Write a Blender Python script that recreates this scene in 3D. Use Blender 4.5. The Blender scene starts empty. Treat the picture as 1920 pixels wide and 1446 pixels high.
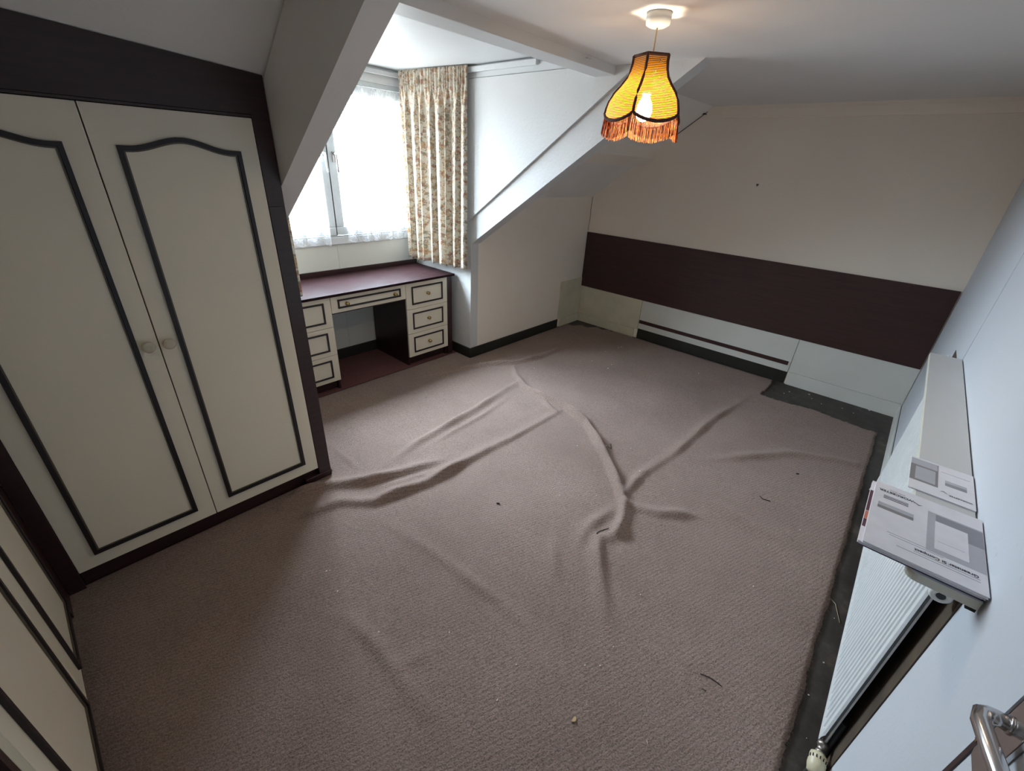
import bpy, bmesh, math, random
import numpy as np
from mathutils import Vector, Matrix

random.seed(7)
scene = bpy.context.scene
COL = scene.collection

# ------------------------------------------------------------------ camera
H = 1.72
YAW, PITCH, ROLL, FPX = math.radians(41.032), math.radians(27.144), math.radians(3.276), 811.73
FW = Vector((math.cos(YAW)*math.cos(PITCH), math.sin(YAW)*math.cos(PITCH), -math.sin(PITCH)))
RT0 = Vector((math.sin(YAW), -math.cos(YAW), 0)); UP0 = RT0.cross(FW)
RT = math.cos(ROLL)*RT0 + math.sin(ROLL)*UP0
UP = -math.sin(ROLL)*RT0 + math.cos(ROLL)*UP0
cam_data = bpy.data.cameras.new('camera'); cam = bpy.data.objects.new('camera', cam_data); COL.objects.link(cam)
cam_data.sensor_width = 36.0; cam_data.lens = FPX/1920*36.0; cam_data.clip_start = 0.02; cam_data.clip_end = 200
Bk = -FW
cam.matrix_world = Matrix(((RT.x, UP.x, Bk.x, 0), (RT.y, UP.y, Bk.y, 0), (RT.z, UP.z, Bk.z, H), (0, 0, 0, 1)))
scene.camera = cam

def floor_hit(px, py, z=0.0):
    d = FW + (px-960)/FPX*RT - (py-723)/FPX*UP
    t = (z-H)/d.z
    return (d.x*t, d.y*t)

# ------------------------------------------------------------------ world, daylight, exposure
world = bpy.data.worlds.new('overcast_sky'); scene.world = world; world.use_nodes = True
bg = world.node_tree.nodes['Background']
SKY = 124.0; LAMP = 470.0
wt = world.node_tree      # overcast sky brightening towards the zenith, dull ground below the horizon
tcw = wt.nodes.new('ShaderNodeTexCoord'); sxyz = wt.nodes.new('ShaderNodeSeparateXYZ'); wt.links.new(tcw.outputs['Generated'], sxyz.inputs[0])
rw = wt.nodes.new('ShaderNodeMapRange'); rw.inputs['From Min'].default_value = -1; rw.inputs['From Max'].default_value = 1; wt.links.new(sxyz.outputs['Z'], rw.inputs['Value'])
cr = wt.nodes.new('ShaderNodeValToRGB'); ce = cr.color_ramp.elements; wt.links.new(rw.outputs[0], cr.inputs[0])
ce[0].position = 0.0; ce[0].color = (0.10, 0.10, 0.10, 1); ce[1].position = 1.0; ce[1].color = (0.74, 0.87, 1.0, 1)
for (q_, c_) in ((0.485, (0.12, 0.12, 0.12, 1)), (0.515, (0.26, 0.30, 0.345, 1))):
    el = ce.new(q_); el.color = c_
wt.links.new(cr.outputs[0], bg.inputs['Color']); bg.inputs['Strength'].default_value = SKY
pl = bpy.data.lights.new('window_portal', 'AREA'); pl.shape = 'RECTANGLE'; pl.size = 1.70; pl.size_y = 1.24
pl.cycles.is_portal = True
po = bpy.data.objects.new('window_portal', pl); COL.objects.link(po)
po.location = (1.815, 3.78, 1.64); po.rotation_euler = (math.radians(-90), 0, 0)
scene.view_settings.view_transform = 'Standard'; scene.view_settings.look = 'None'
scene.view_settings.exposure = 0.0; scene.view_settings.gamma = 1.0
scene.view_settings.use_curve_mapping = False
scene.cycles.max_bounces = 14; scene.cycles.diffuse_bounces = 10; scene.cycles.transparent_max_bounces = 24
scene.cycles.sample_clamp_indirect = 8.0

# ------------------------------------------------------------------ materials
def newmat(name):
    m = bpy.data.materials.new(name); m.use_nodes = True
    nt = m.node_tree; return m, nt, nt.nodes['Principled BSDF']
def ramp(nt, fac, stops):
    r = nt.nodes.new('ShaderNodeValToRGB'); e = r.color_ramp.elements
    while len(e) < len(stops): e.new(0.5)
    for k, (p, c) in enumerate(stops): e[k].position = p; e[k].color = (*c, 1)
    nt.links.new(fac, r.inputs[0]); return r
def coords(nt, scale=(1, 1, 1), rot=(0, 0, 0), kind='Object'):
    tc = nt.nodes.new('ShaderNodeTexCoord'); mp = nt.nodes.new('ShaderNodeMapping')
    mp.inputs['Scale'].default_value = scale; mp.inputs['Rotation'].default_value = rot
    nt.links.new(tc.outputs[kind], mp.inputs[0]); return mp.outputs[0]
def noise(nt, vec, scale, detail=4, rough=0.5):
    n = nt.nodes.new('ShaderNodeTexNoise'); n.inputs['Scale'].default_value = scale
    n.inputs['Detail'].default_value = detail; n.inputs['Roughness'].default_value = rough
    nt.links.new(vec, n.inputs['Vector']); return n.outputs['Fac']
def bump(nt, height, strength, dist, p, chain=None):
    b = nt.nodes.new('ShaderNodeBump'); b.inputs['Strength'].default_value = strength; b.inputs['Distance'].default_value = dist
    nt.links.new(height, b.inputs['Height'])
    if chain: nt.links.new(chain, b.inputs['Normal'])
    nt.links.new(b.outputs[0], p.inputs['Normal']); return b.outputs[0]

def paint(name, c, rough=0.6, var=0.06, vs=1.5, bs=60, bstr=0.15, bd=0.004, spots=None):
    m, nt, p = newmat(name); v = coords(nt)
    n = noise(nt, v, vs, 5)
    a = tuple(x*(1-var) for x in c); b = tuple(min(1, x*(1+var)) for x in c)
    r = ramp(nt, n, [(0.3, a), (0.7, b)])
    col = r.outputs[0]
    if spots:
        n2 = noise(nt, v, 38, 2, 0.7); r2 = ramp(nt, n2, [(0.70, (1, 1, 1)), (0.76, spots)])
        mx = nt.nodes.new('ShaderNodeMix'); mx.data_type = 'RGBA'; mx.blend_type = 'MULTIPLY'; mx.inputs[0].default_value = 1
        nt.links.new(col, mx.inputs[6]); nt.links.new(r2.outputs[0], mx.inputs[7]); col = mx.outputs[2]
    nt.links.new(col, p.inputs['Base Color']); p.inputs['Roughness'].default_value = rough
    if bstr: bump(nt, noise(nt, v, bs, 4, 0.6), bstr, bd, p)
    return m

def wood(name, c1, c2, rough=0.38, scale=(1, 14, 14)):
    m, nt, p = newmat(name); v = coords(nt, scale)
    n = noise(nt, v, 4.0, 7, 0.65); r = ramp(nt, n, [(0.3, c1), (0.72, c2)])
    nt.links.new(r.outputs[0], p.inputs['Base Color']); p.inputs['Roughness'].default_value = rough
    bump(nt, n, 0.06, 0.002, p); return m

def plain(name, c, rough=0.4, metal=0.0, **kw):
    m, nt, p = newmat(name); v = coords(nt)
    n = noise(nt, v, 25, 3); r = ramp(nt, n, [(0.3, tuple(x*0.93 for x in c)), (0.7, c)])
    nt.links.new(r.outputs[0], p.inputs['Base Color'])
    p.inputs['Roughness'].default_value = rough; p.inputs['Metallic'].default_value = metal
    for k, x in kw.items(): p.inputs[k].default_value = x
    return m

M = {}
M['wall'] = paint('cream_wall_paint', (0.83, 0.76, 0.665), 0.75, 0.04, 1.2, 90, 0.12)
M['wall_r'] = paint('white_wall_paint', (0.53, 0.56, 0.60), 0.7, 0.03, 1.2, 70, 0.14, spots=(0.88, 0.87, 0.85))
M['ceil'] = paint('ceiling_paint', (0.76, 0.755, 0.745), 0.8, 0.04, 1.0, 12, 0.10, 0.01)
M['chip'] = paint('woodchip_paint', (0.60, 0.605, 0.60), 0.7, 0.03, 1.5, 55, 0.55, 0.006, spots=(0.86, 0.86, 0.85))
M['slope'] = paint('sloped_ceiling_paint', (0.82, 0.79, 0.75), 0.75, 0.05, 1.2, 40, 0.18)
M['trim'] = paint('gloss_white_trim', (0.58, 0.595, 0.60), 0.5, 0.03, 3, 30, 0.05)
M['cream_trim'] = paint('aged_cream_board', (0.60, 0.57, 0.44), 0.5, 0.09, 5, 30, 0.1)
M['white_board'] = paint('white_board', (0.63, 0.64, 0.60), 0.5, 0.04, 3, 30, 0.06)
M['black_base'] = paint('black_baseboard', (0.022, 0.022, 0.018), 0.4, 0.2, 8, 40, 0.1)
M['bare'] = paint('bare_dirty_shaded_plaster', (0.062, 0.044, 0.028), 0.85, 0.35, 9, 60, 0.4)  # dirty unpainted plaster, colour darkened for the shade behind the radiator
M['lacquer'] = paint('cream_lacquer', (0.76, 0.695, 0.56), 0.42, 0.03, 1.5, 30, 0.03)
M['mahog'] = wood('dark_mahogany_laminate', (0.020, 0.008, 0.009), (0.040, 0.016, 0.016), 0.36)
M['mahog_x'] = wood('dark_mahogany_panel', (0.028, 0.009, 0.009), (0.052, 0.018, 0.016), 0.5, (14, 1, 14))
M['mould'] = plain('dark_moulding', (0.012, 0.007, 0.009), 0.45)
M['mould_edge'] = plain('moulding_fillet', (0.10, 0.08, 0.055), 0.35)
M['upvc'] = plain('white_upvc', (0.60, 0.635, 0.645), 0.3)
M['seal'] = plain('grey_gasket', (0.12, 0.12, 0.11), 0.7)
M['brass'] = plain('brass', (0.55, 0.40, 0.16), 0.25, 1.0)
M['chrome'] = plain('satin_chrome', (0.62, 0.60, 0.60), 0.2, 1.0)
M['steel'] = plain('old_nickel', (0.48, 0.46, 0.44), 0.4, 1.0)
M['radpaint'] = plain('radiator_enamel', (0.76, 0.79, 0.80), 0.32)
M['shelf'] = paint('shelf_paint', (0.62, 0.62, 0.61), 0.4, 0.04, 3, 30, 0.05)
M['shelf_edge'] = plain('shelf_edge_cream', (0.60, 0.585, 0.50), 0.45)
M['ivory'] = plain('ivory_plastic', (0.66, 0.60, 0.42), 0.4)
M['white_pl'] = plain('white_plastic', (0.78, 0.77, 0.73), 0.35)
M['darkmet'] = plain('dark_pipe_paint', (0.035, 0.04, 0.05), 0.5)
M['black'] = plain('black_ink', (0.02, 0.02, 0.025), 0.5)
M['paper'] = plain('white_paper', (0.86, 0.84, 0.88), 0.45)
M['greyprint'] = plain('grey_print', (0.30, 0.30, 0.33), 0.45)
M['midprint'] = plain('pale_grey_print', (0.50, 0.50, 0.54), 0.45)
M['brownprint'] = plain('brown_grey_print', (0.27, 0.25, 0.25), 0.45)
M['navy'] = plain('navy_cover', (0.03, 0.035, 0.12), 0.4)
M['maroonp'] = plain('maroon_cover', (0.12, 0.04, 0.06), 0.4)
M['orangep'] = plain('orange_cover', (0.62, 0.20, 0.12), 0.4)
M['flake'] = plain('white_flake', (0.75, 0.72, 0.66), 0.7)
M['flake2'] = plain('wood_chip', (0.55, 0.38, 0.20), 0.7)
M['thread'] = plain('dark_thread', (0.02, 0.018, 0.016), 0.8)
M['straw'] = plain('pale_straw', (0.55, 0.47, 0.33), 0.7)
M['soot'] = plain('sooty_debris', (0.03, 0.025, 0.022), 0.9)
M['cable'] = plain('grey_cable', (0.30, 0.30, 0.28), 0.5)
M['flex'] = plain('gold_flex', (0.42, 0.30, 0.15), 0.5)
M['trimbraid'] = plain('brown_braid', (0.075, 0.028, 0.018), 0.9)

# concrete / old floor
m, nt, p = newmat('dark_dusty_floor'); v = coords(nt)
r = ramp(nt, noise(nt, v, 7, 8, 0.7), [(0.28, (0.018, 0.016, 0.014)), (0.55, (0.05, 0.042, 0.037)), (0.8, (0.13, 0.11, 0.09))])
nt.links.new(r.outputs[0], p.inputs['Base Color']); p.inputs['Roughness'].default_value = 0.6
bump(nt, noise(nt, v, 40, 5), 0.3, 0.004, p); M['floor'] = m

# loop pile carpet
def carpet_mat(name, c0, c1, c2):
    m, nt, p = newmat(name); v = coords(nt)
    def mul(x, y):
        mx = nt.nodes.new('ShaderNodeMix'); mx.data_type = 'RGBA'; mx.blend_type = 'MULTIPLY'; mx.inputs[0].default_value = 1
        nt.links.new(x, mx.inputs[6]); nt.links.new(y, mx.inputs[7]); return mx.outputs[2]
    big = noise(nt, v, 1.3, 5, 0.65); fine = noise(nt, v, 170, 3, 0.75)
    r1 = ramp(nt, big, [(0.3, c0), (0.5, c1), (0.72, c2)])
    r2 = ramp(nt, fine, [(0.28, (0.50, 0.48, 0.46)), (0.5, (1.0, 1.0, 1.0)), (0.74, (1.35, 1.35, 1.35))])
    w = nt.nodes.new('ShaderNodeTexWave'); w.wave_type = 'BANDS'; w.bands_direction = 'Y'
    w.inputs['Scale'].default_value = 20; w.inputs['Distortion'].default_value = 6.0; w.inputs['Detail'].default_value = 4; w.inputs['Detail Scale'].default_value = 5.0
    nt.links.new(coords(nt, rot=(0, 0, math.radians(21))), w.inputs['Vector'])
    r3 = ramp(nt, w.outputs['Fac'], [(0.0, (0.86, 0.85, 0.84)), (0.6, (1.05, 1.05, 1.05))])
    nt.links.new(mul(mul(r1.outputs[0], r2.outputs[0]), r3.outputs[0]), p.inputs['Base Color']); p.inputs['Roughness'].default_value = 1.0
    p.inputs['Sheen Weight'].default_value = 0.12; p.inputs['Sheen Roughness'].default_value = 0.6
    p.inputs['Specular IOR Level'].default_value = 0.05
    b1 = bump(nt, w.outputs['Fac'], 0.30, 0.005, p)
    bump(nt, fine, 0.8, 0.005, p, b1)
    return m
M['carpet'] = carpet_mat('brown_loop_carpet', (0.222, 0.160, 0.136), (0.258, 0.188, 0.160), (0.298, 0.220, 0.190))
M['carpet2'] = carpet_mat('maroon_carpet', (0.12, 0.035, 0.035), (0.14, 0.042, 0.042), (0.16, 0.05, 0.048))

# desk top: scuffed glossy mahogany
m, nt, p = newmat('scuffed_mahogany_top'); v = coords(nt)
n = noise(nt, v, 3, 6, 0.65); r = ramp(nt, n, [(0.40, (0.019, 0.0065, 0.0075)), (0.62, (0.027, 0.010, 0.011)), (0.80, (0.070, 0.050, 0.052))])
nt.links.new(r.outputs[0], p.inputs['Base Color'])
r2 = ramp(nt, n, [(0.4, (0.50, 0.50, 0.50)), (0.7, (0.7, 0.7, 0.7))]); nt.links.new(r2.outputs[0], p.inputs['Roughness']); p.inputs['Specular IOR Level'].default_value = 0.08; M['desktop'] = m

# floral curtain cloth
m, nt, p = newmat('floral_curtain_cloth')
v = coords(nt, kind='UV')
vo = nt.nodes.new('ShaderNodeTexVoronoi'); vo.inputs['Scale'].default_value = 58; vo.inputs['Randomness'].default_value = 1
nv = nt.nodes.new('ShaderNodeTexNoise'); nv.inputs['Scale'].default_value = 30; nv.inputs['Detail'].default_value = 3
nt.links.new(v, nv.inputs['Vector'])
vm = nt.nodes.new('ShaderNodeVectorMath'); vm.operation = 'MULTIPLY_ADD'; vm.inputs[1].default_value = (0.05, 0.05, 0)
nt.links.new(nv.outputs['Color'], vm.inputs[0]); nt.links.new(v, vm.inputs[2]); nt.links.new(vm.outputs[0], vo.inputs['Vector'])
flower = ramp(nt, vo.outputs['Color'], [(0.0, (0.30, 0.095, 0.055)), (0.22, (0.42, 0.24, 0.11)), (0.45, (0.46, 0.33, 0.19)), (0.62, (0.19, 0.18, 0.12)), (0.80, (0.28, 0.10, 0.08))])
flower.color_ramp.interpolation = 'CONSTANT'
n2 = noise(nt, v, 20, 3, 0.6); n3 = noise(nt, v, 75, 2, 0.6)
ad = nt.nodes.new('ShaderNodeMath'); ad.operation = 'MULTIPLY_ADD'; ad.inputs[1].default_value = 0.55
nt.links.new(n3, ad.inputs[0]); nt.links.new(n2, ad.inputs[2])
mask = ramp(nt, ad.outputs[0], [(0.74, (0, 0, 0)), (0.82, (0.85, 0.85, 0.85))])
mx = nt.nodes.new('ShaderNodeMix'); mx.data_type = 'RGBA'
nt.links.new(mask.outputs[0], mx.inputs[0]); mx.inputs[6].default_value = (0.62, 0.58, 0.49, 1); nt.links.new(flower.outputs[0], mx.inputs[7])
nt.links.new(mx.outputs[2], p.inputs['Base Color']); p.inputs['Roughness'].default_value = 0.9
tr = nt.nodes.new('ShaderNodeBsdfTranslucent'); nt.links.new(mx.outputs[2], tr.inputs[0])
ms = nt.nodes.new('ShaderNodeMixShader'); ms.inputs[0].default_value = 0.22
nt.links.new(p.outputs[0], ms.inputs[1]); nt.links.new(tr.outputs[0], ms.inputs[2])
nt.links.new(ms.outputs[0], nt.nodes['Material Output'].inputs[0]); M['floral'] = m

# lace net
m, nt, p = newmat('lace_net'); v = coords(nt, kind='UV')
n = noise(nt, v, 22, 4, 0.7); r = ramp(nt, n, [(0.42, (0.10, 0.10, 0.10)), (0.66, (0.42, 0.42, 0.42))])
tr = nt.nodes.new('ShaderNodeBsdfTranslucent'); tr.inputs[0].default_value = (0.93, 0.93, 0.96, 1)
df = nt.nodes.new('ShaderNodeBsdfDiffuse'); df.inputs[0].default_value = (0.88, 0.89, 0.93, 1)
m1 = nt.nodes.new('ShaderNodeMixShader'); m1.inputs[0].default_value = 0.5
nt.links.new(tr.outputs[0], m1.inputs[1]); nt.links.new(df.outputs[0], m1.inputs[2])
tp = nt.nodes.new('ShaderNodeBsdfTransparent'); m2 = nt.nodes.new('ShaderNodeMixShader')
nt.links.new(r.outputs[0], m2.inputs[0]); nt.links.new(tp.outputs[0], m2.inputs[1]); nt.links.new(m1.outputs[0], m2.inputs[2])
nt.links.new(m2.outputs[0], nt.nodes['Material Output'].inputs[0]); M['net'] = m

# window glass
m, nt, p = newmat('window_glass')
tp = nt.nodes.new('ShaderNodeBsdfTransparent'); tp.inputs[0].default_value = (0.95, 0.97, 0.97, 1)
gl = nt.nodes.new('ShaderNodeBsdfGlossy'); gl.inputs['Roughness'].default_value = 0.02
m2 = nt.nodes.new('ShaderNodeMixShader'); m2.inputs[0].default_value = 0.06
nt.links.new(tp.outputs[0], m2.inputs[1]); nt.links.new(gl.outputs[0], m2.inputs[2])
nt.links.new(m2.outputs[0], nt.nodes['Material Output'].inputs[0]); M['glass'] = m

# crystal knob (clear acrylic)
m, nt, p = newmat('clear_acrylic'); p.inputs['Base Color'].default_value = (0.86, 0.80, 0.66, 1)
p.inputs['Roughness'].default_value = 0.08; p.inputs['Transmission Weight'].default_value = 0.55; p.inputs['IOR'].default_value = 1.45; M['acrylic'] = m

# woven lampshade: bars of straw with tiny gaps
m, nt, p = newmat('woven_straw_shade'); v = coords(nt, kind='UV')
w = nt.nodes.new('ShaderNodeTexWave'); w.wave_type = 'BANDS'; w.bands_direction = 'Y'; w.inputs['Scale'].default_value = 1.0; w.inputs['Distortion'].default_value = 0.25; w.inputs['Detail'].default_value = 2
mp = nt.nodes.new('ShaderNodeMapping'); mp.inputs['Scale'].default_value = (1, 2.7, 1); nt.links.new(v, mp.inputs[0]); nt.links.new(mp.outputs[0], w.inputs['Vector'])
w2 = nt.nodes.new('ShaderNodeTexWave'); w2.wave_type = 'BANDS'; w2.bands_direction = 'X'; w2.inputs['Scale'].default_value = 1.0; w2.inputs['Distortion'].default_value = 0.3
mp2 = nt.nodes.new('ShaderNodeMapping'); mp2.inputs['Scale'].default_value = (3.6, 1, 1); nt.links.new(v, mp2.inputs[0]); nt.links.new(mp2.outputs[0], w2.inputs['Vector'])
c1 = ramp(nt, w.outputs['Fac'], [(0.18, (0.035, 0.010, 0.001)), (0.5, (0.16, 0.062, 0.003)), (0.85, (0.30, 0.145, 0.009))])
tr = nt.nodes.new('ShaderNodeBsdfTranslucent'); nt.links.new(c1.outputs[0], tr.inputs[0])
nt.links.new(c1.outputs[0], p.inputs['Base Color']); p.inputs['Roughness'].default_value = 0.6
m1 = nt.nodes.new('ShaderNodeMixShader'); m1.inputs[0].default_value = 0.36
nt.links.new(p.outputs[0], m1.inputs[1]); nt.links.new(tr.outputs[0], m1.inputs[2])
mul = nt.nodes.new('ShaderNodeMath'); mul.operation = 'MULTIPLY'
nt.links.new(w.outputs['Fac'], mul.inputs[0]); nt.links.new(w2.outputs['Fac'], mul.inputs[1])
hole = ramp(nt, mul.outputs[0], [(0.40, (0.04, 0.04, 0.04)), (0.8, (0.38, 0.38, 0.38))])
tp = nt.nodes.new('ShaderNodeBsdfTransparent'); m2 = nt.nodes.new('ShaderNodeMixShader')
nt.links.new(hole.outputs[0], m2.inputs[0]); nt.links.new(m1.outputs[0], m2.inputs[1]); nt.links.new(tp.outputs[0], m2.inputs[2])
nt.links.new(m2.outputs[0], nt.nodes['Material Output'].inputs[0]); M['shade'] = m

# fringe strands
m, nt, p = newmat('amber_fringe'); v = coords(nt)
n = noise(nt, v, 90, 1); r = ramp(nt, n, [(0.35, (0.085, 0.020, 0.003)), (0.58, (0.27, 0.075, 0.006)), (0.8, (0.50, 0.19, 0.02))])
nt.links.new(r.outputs[0], p.inputs['Base Color']); p.inputs['Roughness'].default_value = 0.7
tr = nt.nodes.new('ShaderNodeBsdfTranslucent'); nt.links.new(r.outputs[0], tr.inputs[0])
m1 = nt.nodes.new('ShaderNodeMixShader'); m1.inputs[0].default_value = 0.45
nt.links.new(p.outputs[0], m1.inputs[1]); nt.links.new(tr.outputs[0], m1.inputs[2]); nt.links.new(m1.outputs[0], nt.nodes['Material Output'].inputs[0]); M['fringe'] = m

# lit bulb
m, nt, p = newmat('lit_bulb'); p.inputs['Base Color'].default_value = (1, 1, 1, 1)
p.inputs['Emission Color'].default_value = (1.0, 0.80, 0.56, 1); p.inputs['Emission Strength'].default_value = LAMP; M['bulb'] = m

# ------------------------------------------------------------------ mesh helpers
BASE = {}
class MB:
    def __init__(s): s.v = []; s.f = []; s.uv = None; s.smooth = set()
    def box(s, x0, x1, y0, y1, z0, z1):
        n = len(s.v)
        s.v += [(x0,y0,z0),(x1,y0,z0),(x1,y1,z0),(x0,y1,z0),(x0,y0,z1),(x1,y0,z1),(x1,y1,z1),(x0,y1,z1)]
        s.f += [tuple(n+i for i in q) for q in ((0,3,2,1),(4,5,6,7),(0,1,5,4),(1,2,6,5),(2,3,7,6),(3,0,4,7))]
        return s
    def prism(s, poly, axis, a, b):
        """poly: 2-D points in the two other axes (in xyz order), extruded along axis from a to b"""
        n = len(s.v); k = len(poly)
        for w in (a, b):
            for (p, q) in poly:
                s.v.append({'x': (w,p,q), 'y': (p,w,q), 'z': (p,q,w)}[axis])
        s.f.append(tuple(range(n, n+k))); s.f.append(tuple(range(n+2*k-1, n+k-1, -1)))
        for i in range(k): j = (i+1) % k; s.f.append((n+i, n+k+i, n+k+j, n+j))
        return s
    def tube(s, pts, r, seg=8, cap=True):
        pts = [Vector(q) for q in pts]; n = len(s.v); rs = r if isinstance(r, (list, tuple)) else [r]*len(pts)
        f0 = len(s.f)
        for i, q in enumerate(pts):
            d = (pts[min(i+1, len(pts)-1)] - pts[max(i-1, 0)]).normalized()
            a = d.cross(Vector((0,0,1)) if abs(d.z) < 0.9 else Vector((1,0,0))).normalized(); b = d.cross(a)
            for k in range(seg):
                t = 2*math.pi*k/seg; w = q + rs[i]*(math.cos(t)*a + math.sin(t)*b); s.v.append(tuple(w))
        for i in range(len(pts)-1):
            for k in range(seg):
                k2 = (k+1) % seg; s.f.append((n+i*seg+k, n+i*seg+k2, n+(i+1)*seg+k2, n+(i+1)*seg+k))
        s.smooth |= set(range(f0, len(s.f)))
        if cap:
            s.f.append(tuple(n+k for k in range(seg-1, -1, -1))); e = n+(len(pts)-1)*seg; s.f.append(tuple(e+k for k in range(seg)))
        return s
    def lathe(s, c, axis, prof, seg=20):
        """prof: list of (radius, distance along axis)"""
        c = Vector(c); ax = Vector(axis).normalized()
        a = ax.cross(Vector((0,0,1)) if abs(ax.z) < 0.9 else Vector((1,0,0))).normalized(); b = ax.cross(a)
        n = len(s.v); f0 = len(s.f)
        for (r, h) in prof:
            for k in range(seg):
                t = 2*math.pi*k/seg; s.v.append(tuple(c + ax*h + r*(math.cos(t)*a + math.sin(t)*b)))
        for i in range(len(prof)-1):
            for k in range(seg):
                k2 = (k+1) % seg; s.f.append((n+i*seg+k, n+i*seg+k2, n+(i+1)*seg+k2, n+(i+1)*seg+k))
        s.smooth |= set(range(f0, len(s.f)))
        s.f.append(tuple(n+k for k in range(seg-1, -1, -1))); e = n+(len(prof)-1)*seg; s.f.append(tuple(e+k for k in range(seg)))
        return s
    def grid(s, P, U=None):
        """P[i][j] points; open sheet"""
        n = len(s.v); R, C = len(P), len(P[0]); f0 = len(s.f)
        for row in P: s.v += [tuple(q) for q in row]
        for i in range(R-1):
            for j in range(C-1): s.f.append((n+i*C+j, n+i*C+j+1, n+(i+1)*C+j+1, n+(i+1)*C+j))
        s.smooth |= set(range(f0, len(s.f)))
        if U is not None: s.uv = (s.uv or []) + [u for row in U for u in row]
        return s
    def build(s, name, mat, parent=None, bevel=0.0, normals=True):
        off = BASE.get(parent.name, Vector((0,0,0))) if parent else Vector((0,0,0))
        me = bpy.data.meshes.new(name)
        if parent is None:
            vs = np.array(s.v); mn = vs.min(0); mxx = vs.max(0)
            org = Vector(((mn[0]+mxx[0])/2, (mn[1]+mxx[1])/2, mn[2]))
        else: org = off
        me.from_pydata([tuple(Vector(q)-org) for q in s.v], [], s.f)
        for i in s.smooth: me.polygons[i].use_smooth = True
        if s.uv:
            ul = me.uv_layers.new(name='UVMap')
            for lp in me.loops: ul.data[lp.index].uv = s.uv[lp.vertex_index]
        if normals:
            bm = bmesh.new(); bm.from_mesh(me); bmesh.ops.recalc_face_normals(bm, faces=bm.faces); bm.to_mesh(me); bm.free()
        me.materials.append(M[mat] if isinstance(mat, str) else mat)
        o = bpy.data.objects.new(name, me); COL.objects.link(o)
        if parent is None: o.location = org; BASE[o.name] = org
        else: o.parent = parent; BASE[o.name] = org
        if bevel:
            bv = o.modifiers.new('bevel', 'BEVEL'); bv.width = bevel; bv.segments = 2; bv.limit_method = 'ANGLE'; bv.angle_limit = math.radians(40)
        return o

def empty(name, loc, label=None, cat=None, group=None, kind=None):
    o = bpy.data.objects.new(name, None); COL.objects.link(o); o.location = loc; BASE[o.name] = Vector(loc)
    return tag(o, label, cat, group, kind)
def tag(o, label=None, cat=None, group=None, kind=None):
    if label: o['label'] = label
    if cat: o['category'] = cat
    if group: o['group'] = group
    if kind: o['kind'] = kind
    return o
def structure(mb, name, mat, label, bevel=0.0, cat=None):
    o = mb.build(name, mat, None, bevel); return tag(o, label, cat or name.split('_')[0], kind='structure')

# ------------------------------------------------------------------ room dimensions
XH, YR, YK, YW, XD1, XD0 = 4.502, -0.342, 2.887, 3.659, 2.667, 0.953
ZC, ZK, ZD, SL = 2.252, 1.434, 2.345, 0.721
XL, YF, XWR = -0.305, 2.129, 0.850
BS, BZ = 0.672, 1.075
def slope_z(y): return ZK + SL*(YK-y)
def beam_z(y): return BZ + BS*(YK-y)
YTOP = YK-(ZC-ZK)/SL

# ------------------------------------------------------------------ shell
structure(MB().box(-0.98, 4.62, -0.46, 3.76, -0.12, 0.0), 'floor', 'floor', 'dark dusty bare floor showing around the edges of the carpet')
structure(MB().box(-0.98, 4.62, -0.46, 1.66, ZC, 2.46).box(2.62, 4.62, 1.66, 1.80, ZC, 2.46).box(-0.98, 1.0, 1.66, 1.88, ZC, 2.46), 'ceiling', 'ceil', 'flat off-white ceiling with the pendant lamp rose', cat='ceiling')
structure(MB().box(0.863, 2.757, 1.79, 3.76, ZD, 2.46), 'ceiling_dormer', 'trim', 'bright flat ceiling inside the dormer recess above the window')
structure(MB().box(XH, 4.62, -0.46, 3.0, 0.0, ZC), 'wall_back', 'wall', 'plain cream wall behind the long dark headboard panel')
# radiator wall, with the door opening
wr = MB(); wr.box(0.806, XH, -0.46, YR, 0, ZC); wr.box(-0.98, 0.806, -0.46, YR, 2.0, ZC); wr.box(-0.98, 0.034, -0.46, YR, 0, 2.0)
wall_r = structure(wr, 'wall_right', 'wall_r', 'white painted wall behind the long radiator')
MB().box(1.175, 3.30, YR-0.001, YR+0.0035, 0.0, 0.935).build('bare_shaded_plaster_patch', 'bare', wall_r)  # dirty wall with the radiator's shade painted into its colour
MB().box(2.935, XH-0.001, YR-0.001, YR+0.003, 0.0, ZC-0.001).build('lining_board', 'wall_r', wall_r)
structure(MB().box(-0.98, -0.88, YR, 2.98, 0, 2.3), 'wall_left', 'wall', 'plain wall behind the side wardrobe', cat='wall')
# knee walls either side of the dormer
structure(MB().prism([(YK, 0), (YK+0.09, 0), (YK+0.09, ZK-0.03), (YK, ZK+0.03)], 'x', 2.757, XH), 'wall_knee_right', 'wall', 'low cream knee wall under the sloping ceiling right of the desk', cat='wall')
structure(MB().box(-0.88, 0.863, YK, YK+0.09, 0, ZK), 'wall_knee_left', 'wall', 'low knee wall hidden behind the two-door wardrobe', cat='wall')
# sloping ceilings
def slope_piece(x0, x1, tilt=0.0):
    y0, y1 = YK+0.10, YTOP-0.06
    mb = MB(); n = 0
    pts = []
    for x in (x0, x1):
        dz = tilt*(x1-x)
        pts += [(x, y0, slope_z(y0)+dz), (x, y1, slope_z(y1)+dz), (x, y1, slope_z(y1)+dz+0.12), (x, y0, slope_z(y0)+dz+0.12)]
    mb.v = pts; mb.f = [(0,1,2,3), (7,6,5,4), (0,4,5,1), (1,5,6,2), (2,6,7,3), (3,7,4,0)]
    return mb
structure(slope_piece(2.757, XH+0.02), 'ceiling_slope_right', 'slope', 'sloping ceiling strip between the dormer beam and the headboard wall')
structure(slope_piece(-0.96, 0.863, 0.085), 'ceiling_slope_left', 'slope', 'grey sloping ceiling above the two-door wardrobe')
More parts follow.
